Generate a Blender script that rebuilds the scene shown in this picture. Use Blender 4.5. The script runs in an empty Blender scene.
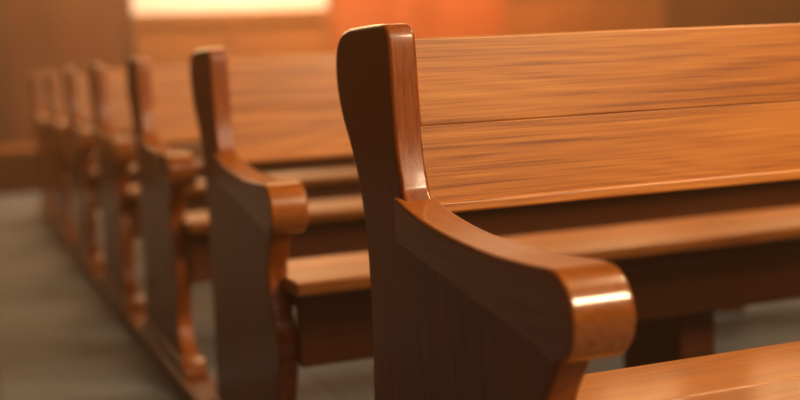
import bpy, math, random
from mathutils import Vector, Matrix
random.seed(4)
scene=bpy.context.scene
try:
    scene.view_settings.view_transform='Standard'
except Exception: pass

P=1.162; NP=7
SHIFT=[0,.06,.03,0,0,0,0]
XE=3.55   # far end of pews (outer)
XO=0.613  # aisle end outer face

# ---------------------------------------------------------------- materials
def new_mat(name):
    m=bpy.data.materials.new(name); m.use_nodes=True
    nt=m.node_tree; nt.nodes.clear()
    out=nt.nodes.new('ShaderNodeOutputMaterial'); b=nt.nodes.new('ShaderNodeBsdfPrincipled')
    nt.links.new(b.outputs[0],out.inputs[0])
    return m,nt,b
def wood(name,axis,dark,mid,light,rough=0.3,coat=0.4,freq=330.0,ringw=.06,croug=.14):
    m,nt,b=new_mat(name); N=nt.nodes.new; L=nt.links.new
    tc=N('ShaderNodeTexCoord'); oi=N('ShaderNodeObjectInfo')
    mul=N('ShaderNodeMath'); mul.operation='MULTIPLY'; mul.inputs[1].default_value=17.3; L(oi.outputs['Random'],mul.inputs[0])
    add=N('ShaderNodeVectorMath'); add.operation='ADD'; L(tc.outputs['Object'],add.inputs[0]); L(mul.outputs[0],add.inputs[1])
    def mapped(along,across):
        mp=N('ShaderNodeMapping'); s=[across]*3; s['XYZ'.index(axis)]=along
        mp.inputs['Scale'].default_value=s; L(add.outputs[0],mp.inputs['Vector']); return mp
    def noise(mp,scale,det,ro=.5):
        n=N('ShaderNodeTexNoise'); n.inputs['Scale'].default_value=scale; n.inputs['Detail'].default_value=det; n.inputs['Roughness'].default_value=ro
        L(mp.outputs[0],n.inputs['Vector']); return n
    def madd(a,k,c):
        x=N('ShaderNodeMath'); x.operation='MULTIPLY_ADD'; L(a,x.inputs[0]); x.inputs[1].default_value=k
        if c is None: x.inputs[2].default_value=0
        else: L(c,x.inputs[2])
        return x.outputs[0]
    warp=noise(mapped(1.1,6.0),1.0,1.0,.4)
    dv={'X':(0,.15,1),'Y':(.6,0,1),'Z':(.7,1,0)}[axis]
    dp=N('ShaderNodeVectorMath'); dp.operation='DOT_PRODUCT'; L(add.outputs[0],dp.inputs[0]); dp.inputs[1].default_value=dv
    ph=madd(warp.outputs['Fac'],70.0,madd(dp.outputs['Value'],freq,None))
    sn=N('ShaderNodeMath'); sn.operation='SINE'; L(ph,sn.inputs[0])
    rm=N('ShaderNodeMapRange'); rm.inputs[1].default_value=-1; rm.inputs[2].default_value=1; L(sn.outputs[0],rm.inputs[0])
    fine=noise(mapped(7,560),1.0,1.0,.5); streak=noise(mapped(.8,110),1.0,3.0,.6); blot=noise(mapped(1.0,3.0),1.3,2.0)
    d=madd(rm.outputs[0],ringw,madd(fine.outputs['Fac'],.42,madd(streak.outputs['Fac'],.38,madd(blot.outputs['Fac'],.34,None))))
    cr=N('ShaderNodeValToRGB'); e=cr.color_ramp.elements
    e[0].position=.44; e[0].color=(*dark,1); e[1].position=.80; e[1].color=(*light,1)
    q=cr.color_ramp.elements.new(.59); q.color=(*mid,1)
    L(d,cr.inputs[0]); L(cr.outputs[0],b.inputs['Base Color'])
    r2=N('ShaderNodeMapRange'); r2.inputs[3].default_value=rough-.06; r2.inputs[4].default_value=rough+.10; L(blot.outputs['Fac'],r2.inputs[0]); L(r2.outputs[0],b.inputs['Roughness'])
    bp=N('ShaderNodeBump'); bp.inputs['Strength'].default_value=.05; bp.inputs['Distance'].default_value=.001; L(d,bp.inputs['Height']); L(bp.outputs[0],b.inputs['Normal'])
    b.inputs['Coat Weight'].default_value=coat; b.inputs['Coat Roughness'].default_value=croug
    b.inputs['Specular IOR Level'].default_value=.3
    return m
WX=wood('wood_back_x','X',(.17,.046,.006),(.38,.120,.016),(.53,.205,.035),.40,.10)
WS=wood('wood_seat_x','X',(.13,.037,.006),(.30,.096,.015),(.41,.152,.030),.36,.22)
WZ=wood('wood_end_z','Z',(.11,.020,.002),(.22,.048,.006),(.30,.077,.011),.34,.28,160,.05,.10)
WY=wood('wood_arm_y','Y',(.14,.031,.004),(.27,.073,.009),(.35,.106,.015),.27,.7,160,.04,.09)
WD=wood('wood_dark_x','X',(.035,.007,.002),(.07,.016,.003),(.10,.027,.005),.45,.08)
WP=wood('wall_panel_wood','Z',(.06,.014,.003),(.10,.025,.005),(.15,.040,.008),.6,.0)
WPL=wood('wall_panel_light','X',(.16,.050,.011),(.23,.078,.017),(.28,.10,.023),.6,.0)
WPR=wood('wall_panel_red','Z',(.20,.043,.010),(.29,.068,.015),(.36,.095,.021),.6,.0)

def plaster(name,col,rough=.9):
    m,nt,b=new_mat(name); N=nt.nodes.new; L=nt.links.new
    tc=N('ShaderNodeTexCoord'); n=N('ShaderNodeTexNoise'); n.inputs['Scale'].default_value=3; n.inputs['Detail'].default_value=6
    L(tc.outputs['Object'],n.inputs['Vector'])
    cr=N('ShaderNodeValToRGB'); cr.color_ramp.elements[0].color=(*[c*.85 for c in col],1); cr.color_ramp.elements[1].color=(*col,1)
    L(n.outputs['Fac'],cr.inputs[0]); L(cr.outputs[0],b.inputs['Base Color']); b.inputs['Roughness'].default_value=rough
    return m
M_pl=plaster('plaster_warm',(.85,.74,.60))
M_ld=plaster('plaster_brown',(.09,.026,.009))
def glow_pane_mat():
    m,nt,b=new_mat('lit_window_glass'); N=nt.nodes.new; L=nt.links.new
    tc=N('ShaderNodeTexCoord'); n=N('ShaderNodeTexVoronoi'); n.inputs['Scale'].default_value=6; L(tc.outputs['Object'],n.inputs['Vector'])
    cr=N('ShaderNodeValToRGB'); cr.color_ramp.elements[0].color=(1,.46,.15,1); cr.color_ramp.elements[1].color=(1,.66,.32,1); L(n.outputs['Color'],cr.inputs[0])
    L(cr.outputs[0],b.inputs['Emission Color']); b.inputs['Emission Strength'].default_value=16.0  # glow added as backlight and for sheen on the arm tops
    b.inputs['Base Color'].default_value=(.3,.2,.1,1); return m
M_gl=glow_pane_mat()
def floor_mat():
    m,nt,b=new_mat('stone_floor'); N=nt.nodes.new; L=nt.links.new
    tc=N('ShaderNodeTexCoord'); br=N('ShaderNodeTexBrick'); br.offset=.5
    br.inputs['Scale'].default_value=1.0; br.inputs['Brick Width'].default_value=.6; br.inputs['Row Height'].default_value=.6
    br.inputs['Mortar Size'].default_value=.006; br.inputs['Color1'].default_value=(.10,.112,.132,1); br.inputs['Color2'].default_value=(.132,.144,.168,1)
    br.inputs['Mortar'].default_value=(.05,.052,.058,1); L(tc.outputs['Object'],br.inputs['Vector'])
    n=N('ShaderNodeTexNoise'); n.inputs['Scale'].default_value=2.2; n.inputs['Detail'].default_value=8; L(tc.outputs['Object'],n.inputs['Vector'])
    mx=N('ShaderNodeMix'); mx.data_type='RGBA'; mx.blend_type='MULTIPLY'; mx.inputs[0].default_value=.6
    L(br.outputs['Color'],mx.inputs[6])
    cr=N('ShaderNodeValToRGB'); cr.color_ramp.elements[0].color=(.5,.5,.5,1); cr.color_ramp.elements[1].color=(1.2,1.2,1.2,1); L(n.outputs['Fac'],cr.inputs[0]); L(cr.outputs[0],mx.inputs[7])
    L(mx.outputs[2],b.inputs['Base Color']); b.inputs['Roughness'].default_value=.65
    b.inputs['Specular IOR Level'].default_value=.25
    return m
M_fl=floor_mat()

# ---------------------------------------------------------------- mesh helpers
def finish(ob,bev,seg=3,ang=35):
    me=ob.data
    for p in me.polygons: p.use_smooth=True
    if bev>0:
        b=ob.modifiers.new('bevel','BEVEL'); b.width=bev; b.segments=seg; b.limit_method='ANGLE'; b.angle_limit=math.radians(ang); b.use_clamp_overlap=True
    w=ob.modifiers.new('wn','WEIGHTED_NORMAL'); w.keep_sharp=False; w.weight=80
def prism_mesh(name,outline,x0,x1,mat,xf=None):
    n=len(outline); vs=[];
    for side,x in ((0,x0),(1,x1)):
        for (y,z) in outline:
            vs.append((xf(y,z,side) if xf else x,y,z))
    fs=[list(range(n))[::-1],[n+i for i in range(n)]]
    for i in range(n): fs.append([i,(i+1)%n,n+(i+1)%n,n+i])
    me=bpy.data.meshes.new(name); me.from_pydata(vs,[],fs); me.validate()
    import bmesh
    bm=bmesh.new(); bm.from_mesh(me); bmesh.ops.recalc_face_normals(bm,faces=bm.faces); bm.to_mesh(me); bm.free()
    me.materials.append(mat); return me
def recenter(me,c):
    me.transform(Matrix.Translation(-Vector(c)))
def spline(pts,sub=4):
    out=[]; n=len(pts)
    for i in range(n-1):
        p0=pts[max(i-1,0)];p1=pts[i];p2=pts[i+1];p3=pts[min(i+2,n-1)]
        for k in range(sub):
            t=k/sub
            out.append(tuple(.5*((2*p1[j])+(-p0[j]+p2[j])*t+(2*p0[j]-5*p1[j]+4*p2[j]-p3[j])*t*t+(-p0[j]+3*p1[j]-3*p2[j]+p3[j])*t**3) for j in range(2)))
    out.append(pts[-1]); return out

# ---------------------------------------------------------------- pew parts (meshes shared by all pews)
RZ=.045
back=[(1.80,RZ),(1.795,.12),(1.782,.2),(1.770,.3),(1.764,.41),(1.757,.505),(1.755,.586),(1.764,.682),(1.786,.76),(1.819,.815),(1.850,.858),(1.870,.904),(1.873,.945),(1.862,.975),(1.838,.994),(1.80,1.001)]
topf=[(1.75,1.002),(1.67,1.002),(1.640,.999),(1.626,.986),(1.622,.96)]
front=[(1.620,.93),(1.618,.89),(1.611,.817),(1.592,.752)]
neck=[(1.13,.64),(1.140,.60),(1.170,.555),(1.182,.51),(1.165,.45),(1.138,.40),(1.132,.345),(1.152,.28),(1.178,.22),(1.178,.17),(1.145,.125),(1.115,.10),(1.10,RZ)]
outl=spline(back)+spline(topf)+spline(front)+[(1.56,.72),(1.20,.68)]+spline(neck)
TH=.046
arm=[(1.607,.750)]+spline([(1.60,.748),(1.52,.729),(1.42,.716),(1.30,.709),(1.20,.710),(1.145,.7125)],4)
cy,cz,r=1.134,.6590,.0535
arc=[(cy+r*math.cos(t),cz+r*math.sin(t)) for t in [math.radians(90+i*12) for i in range(1,19)]]
arm+=arc+spline([(1.19,.618),(1.26,.629),(1.36,.643),(1.48,.663),(1.607,.683)],4)
def armx(y,z,side):
    t=max(0,min(1,(1.42-y)/.28)); t=t*t*(3-2*t)
    return (XO-.009-.002*t) if side==0 else (XO+TH+.006+.016*t)
def foot():
    return [(1.06,RZ),(1.062,.075),(1.085,.09),(1.12,.098),(1.78,.098),(1.815,.09),(1.838,.075),(1.84,RZ)]
parts=[]
def part(name,me,c,bev,seg=3):
    recenter(me,c); parts.append((name,me,Vector(c),bev,seg))
for side in (0,1):
    if side==0: x0,x1=XO,XO+TH; fx=armx; f0,f1=XO-.012,XO+TH+.014
    else:
        x0,x1=XE-TH,XE; f0,f1=XE-TH-.014,XE+.012
        fx=lambda y,z,s:(XO+XE-armx(y,z,1)) if s==0 else (XO+XE-armx(y,z,0))
    tag='aisle' if side==0 else 'inner'
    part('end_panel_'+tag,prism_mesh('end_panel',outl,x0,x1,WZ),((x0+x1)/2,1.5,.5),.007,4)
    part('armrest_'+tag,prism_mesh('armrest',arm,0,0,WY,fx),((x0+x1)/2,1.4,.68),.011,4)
    part('foot_'+tag,prism_mesh('foot',foot(),f0,f1,WY),((x0+x1)/2,1.45,.05),.005)
bx0,bx1=XO+TH-.004,XE-TH+.004
def slab(y0,z0,y1,z1,t):
    return [(y0,z0),(y1,z1),(y1+t,z1-.003),(y0+t,z0-.003)]
cxm=(bx0+bx1)/2
part('back_board_upper',prism_mesh('back_board_upper',slab(1.6160,.8480,1.640,.980,.034),bx0,bx1,WX),(cxm,1.63,.91),.0045,4)
part('back_board_lower',prism_mesh('back_board_lower',slab(1.596,.735,1.6165,.8490,.03),bx0,bx1,WX),(cxm-.7,1.6,.79),.0012,2)
part('back_bottom_rail',prism_mesh('back_bottom_rail',slab(1.587,.7195,1.590,.738,.04),bx0,bx1,WX),(cxm,1.6,.73),.005,3)
def sl(yf,zf,yr,zr,t): return [(yf,zf),(yr,zr),(yr,zr-t),(yf,zf-t)]
part('seat_board_front',prism_mesh('seat_board_front',sl(1.072,.509,1.24,.506,.030),XO+.030,XE-.03,WS),(cxm+.3,1.15,.47),.007,4)
part('seat_board_rear',prism_mesh('seat_board_rear',sl(1.2403,.506,1.41,.503,.030),bx0,bx1,WS),(cxm-.4,1.3,.45),.004,3)
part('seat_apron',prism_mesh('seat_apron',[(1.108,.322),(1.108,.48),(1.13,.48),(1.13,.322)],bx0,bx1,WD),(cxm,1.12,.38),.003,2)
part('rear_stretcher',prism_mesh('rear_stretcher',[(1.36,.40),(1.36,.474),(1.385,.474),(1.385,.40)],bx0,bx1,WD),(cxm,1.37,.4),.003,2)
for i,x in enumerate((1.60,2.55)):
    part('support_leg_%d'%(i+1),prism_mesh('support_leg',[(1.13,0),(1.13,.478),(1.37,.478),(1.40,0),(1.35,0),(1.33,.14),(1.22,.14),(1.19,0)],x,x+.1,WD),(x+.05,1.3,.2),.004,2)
for n in range(NP):
    e=bpy.data.objects.new('church_pew',None); e.empty_display_size=.2
    e.location=(0,n*P+SHIFT[n],0); scene.collection.objects.link(e)
    for (nm,me,c,bev,seg) in parts:
        o=bpy.data.objects.new(nm,me); o.parent=e; o.location=c; scene.collection.objects.link(o)
        finish(o,bev,seg)
def box(name,x0,x1,y0,y1,z0,z1,mat,bev=.003,parent=None):
    me=prism_mesh(name,[(y0,z0),(y0,z1),(y1,z1),(y1,z0)],x0,x1,mat)
    c=((x0+x1)/2,(y0+y1)/2,(z0+z1)/2); recenter(me,c)
    o=bpy.data.objects.new(name,me); o.location=c; scene.collection.objects.link(o)
    if parent: o.parent=parent
    finish(o,bev,2); return o
yE=1.9+(NP-1)*P
box('floor_runner',XO-.02,XO+.075,.95,yE,0,RZ,WY,.006)
box('floor_runner',XE-.075,XE+.02,.95,yE,0,RZ,WY,.006)

# ---------------------------------------------------------------- room
X0,X1,Y0,Y1,ZC=-3.2,13.0,-4.0,12.2,4.6
box('floor',X0-.1,X1+.1,Y0-.1,Y1+.1,-.1,0,M_fl,0)
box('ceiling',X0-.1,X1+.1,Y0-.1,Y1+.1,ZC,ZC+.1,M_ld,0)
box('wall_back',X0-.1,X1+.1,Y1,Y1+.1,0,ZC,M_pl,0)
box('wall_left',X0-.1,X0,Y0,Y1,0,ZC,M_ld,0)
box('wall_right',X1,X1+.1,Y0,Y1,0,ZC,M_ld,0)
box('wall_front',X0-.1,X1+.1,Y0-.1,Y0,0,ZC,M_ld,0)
def panelled(name,x0,x1,z1,mat,matf,nx):
    e=bpy.data.objects.new(name,None); e.location=(0,0,0); scene.collection.objects.link(e)
    box('panel_field',x0,x1,Y1-.06,Y1-.005,0,z1,mat,.003,e)
    w=(x1-x0)/nx
    for i in range(nx+1):
        xx=x0+i*w; box('stile_%d'%i,max(x0,xx-.05),min(x1,xx+.05),Y1-.09,Y1-.05,0,z1,matf,.006,e)
    box('rail_top',x0,x1,Y1-.10,Y1-.05,z1-.1,z1+.02,matf,.006,e)
    box('rail_base',x0,x1,Y1-.10,Y1-.05,0,.18,matf,.006,e)
panelled('wood_wall_panelling',X0,1.87,2.1,WP,WD,4)
panelled('wood_wall_panelling',1.87,3.95,1.55,WPL,WPL,2)
panelled('wood_wall_panelling',3.95,6.0,2.1,WPR,WPR,2)
panelled('wood_wall_panelling',6.0,8.1,1.75,WPL,WPL,2)
panelled('wood_wall_panelling',8.1,X1,2.1,WP,WP,4)
for i,x in enumerate((.4,2.6,4.8,7.0,9.2)):  # unseen windows, added to backlight the haze and brighten top surfaces
    e=bpy.data.objects.new('window_%d'%(i+1),None); scene.collection.objects.link(e)
    box('pane',x+.05,x+1.15,Y1-.03,Y1-.004,2.45,4.15,M_gl,0,e)
    for k in range(3): box('mullion_%d'%k,x+k*.57,x+k*.57+.06,Y1-.07,Y1-.002,2.4,4.2,WD,.004,e)
    for k in range(3): box('bar_%d'%k,x,x+1.2,Y1-.07,Y1-.002,2.4+k*.88,2.45+k*.88,WD,.004,e)
e=bpy.data.objects.new('wooden_bench',None); scene.collection.objects.link(e)
box('seat',-2.6,.95,10.6,11.1,.33,.385,WPL,.006,e)
box('front_board',-2.55,.9,10.66,10.7,0,.33,WD,.004,e)
box('back_board',-2.55,.9,11.06,11.1,0,.33,WD,.004,e)

# ---------------------------------------------------------------- lights
def area(name,loc,tgt,sx,sy,power,col):
    l=bpy.data.lights.new(name,'AREA'); l.shape='RECTANGLE'; l.size=sx; l.size_y=sy; l.energy=power; l.color=col
    o=bpy.data.objects.new(name,l); o.location=loc
    o.rotation_euler=(Vector(tgt)-Vector(loc)).to_track_quat('-Z','Y').to_euler(); scene.collection.objects.link(o); return o
area('nave_lamp',(3.6,-3.2,4.2),(2.0,3.6,.6),1.2,1.2,450,(1,.73,.42))
area('nave_lamp',(3.6,.9,4.2),(1.6,6.0,.7),1.0,1.0,270,(1,.68,.36))  # fill added to brighten the distant pew fronts
for i,x in enumerate((-.1,.5,1.1,1.7)):
    area('window_light',(x,-2.2,3.9),(x*.4+.5,1.6,.7),.16,1.4,11,(1,.78,.56))
area('ceiling_lamp',(2.0,8.5,4.3),(2.0,6.5,0),3,4,280,(1,.55,.25))  # warm backlight added to rim the pew tops
area('wall_lamp',(2.9,11.2,3.4),(2.9,12.2,1.6),1.8,.4,115,(1,.80,.58))  # wash added to brighten the plaster above the wainscot
area('wall_lamp',(5.4,10.2,3.8),(5.4,12.2,1.4),2.5,.5,300,(1,.43,.18))  # orange wash added, stands in for lens glow on the wall
w=bpy.data.worlds.new('world'); scene.world=w; w.use_nodes=True
wn=w.node_tree
wn.nodes['Background'].inputs[0].default_value=(1,.7,.45,1); wn.nodes['Background'].inputs[1].default_value=.3
vs=wn.nodes.new('ShaderNodeVolumeScatter'); vs.inputs['Density'].default_value=.015; vs.inputs['Anisotropy'].default_value=.5; vs.inputs['Color'].default_value=(1,.60,.30,1)  # thin orange scatter added to imitate lens glow
wn.links.new(vs.outputs[0],wn.nodes['World Output'].inputs['Volume'])

# ---------------------------------------------------------------- camera
f=1182.85;yaw,pit,rol=.3655,.1134,.0466
fw=Vector((math.sin(yaw)*math.cos(pit),math.cos(yaw)*math.cos(pit),-math.sin(pit)))
rr=Vector((math.cos(yaw),-math.sin(yaw),0)); uu=rr.cross(fw)
c,s=math.cos(rol),math.sin(rol); R=c*rr-s*uu; U=s*rr+c*uu
cam=bpy.data.cameras.new('camera'); co=bpy.data.objects.new('camera',cam); scene.collection.objects.link(co)
M=Matrix((R,U,-fw)).transposed().to_4x4(); M.translation=Vector((0,0,.94)); co.matrix_world=M
cam.sensor_width=36; cam.lens=36*f/800; cam.clip_start=.05
cam.dof.use_dof=True; cam.dof.focus_distance=1.70; cam.dof.aperture_fstop=1.8; cam.dof.aperture_blades=0
scene.camera=co
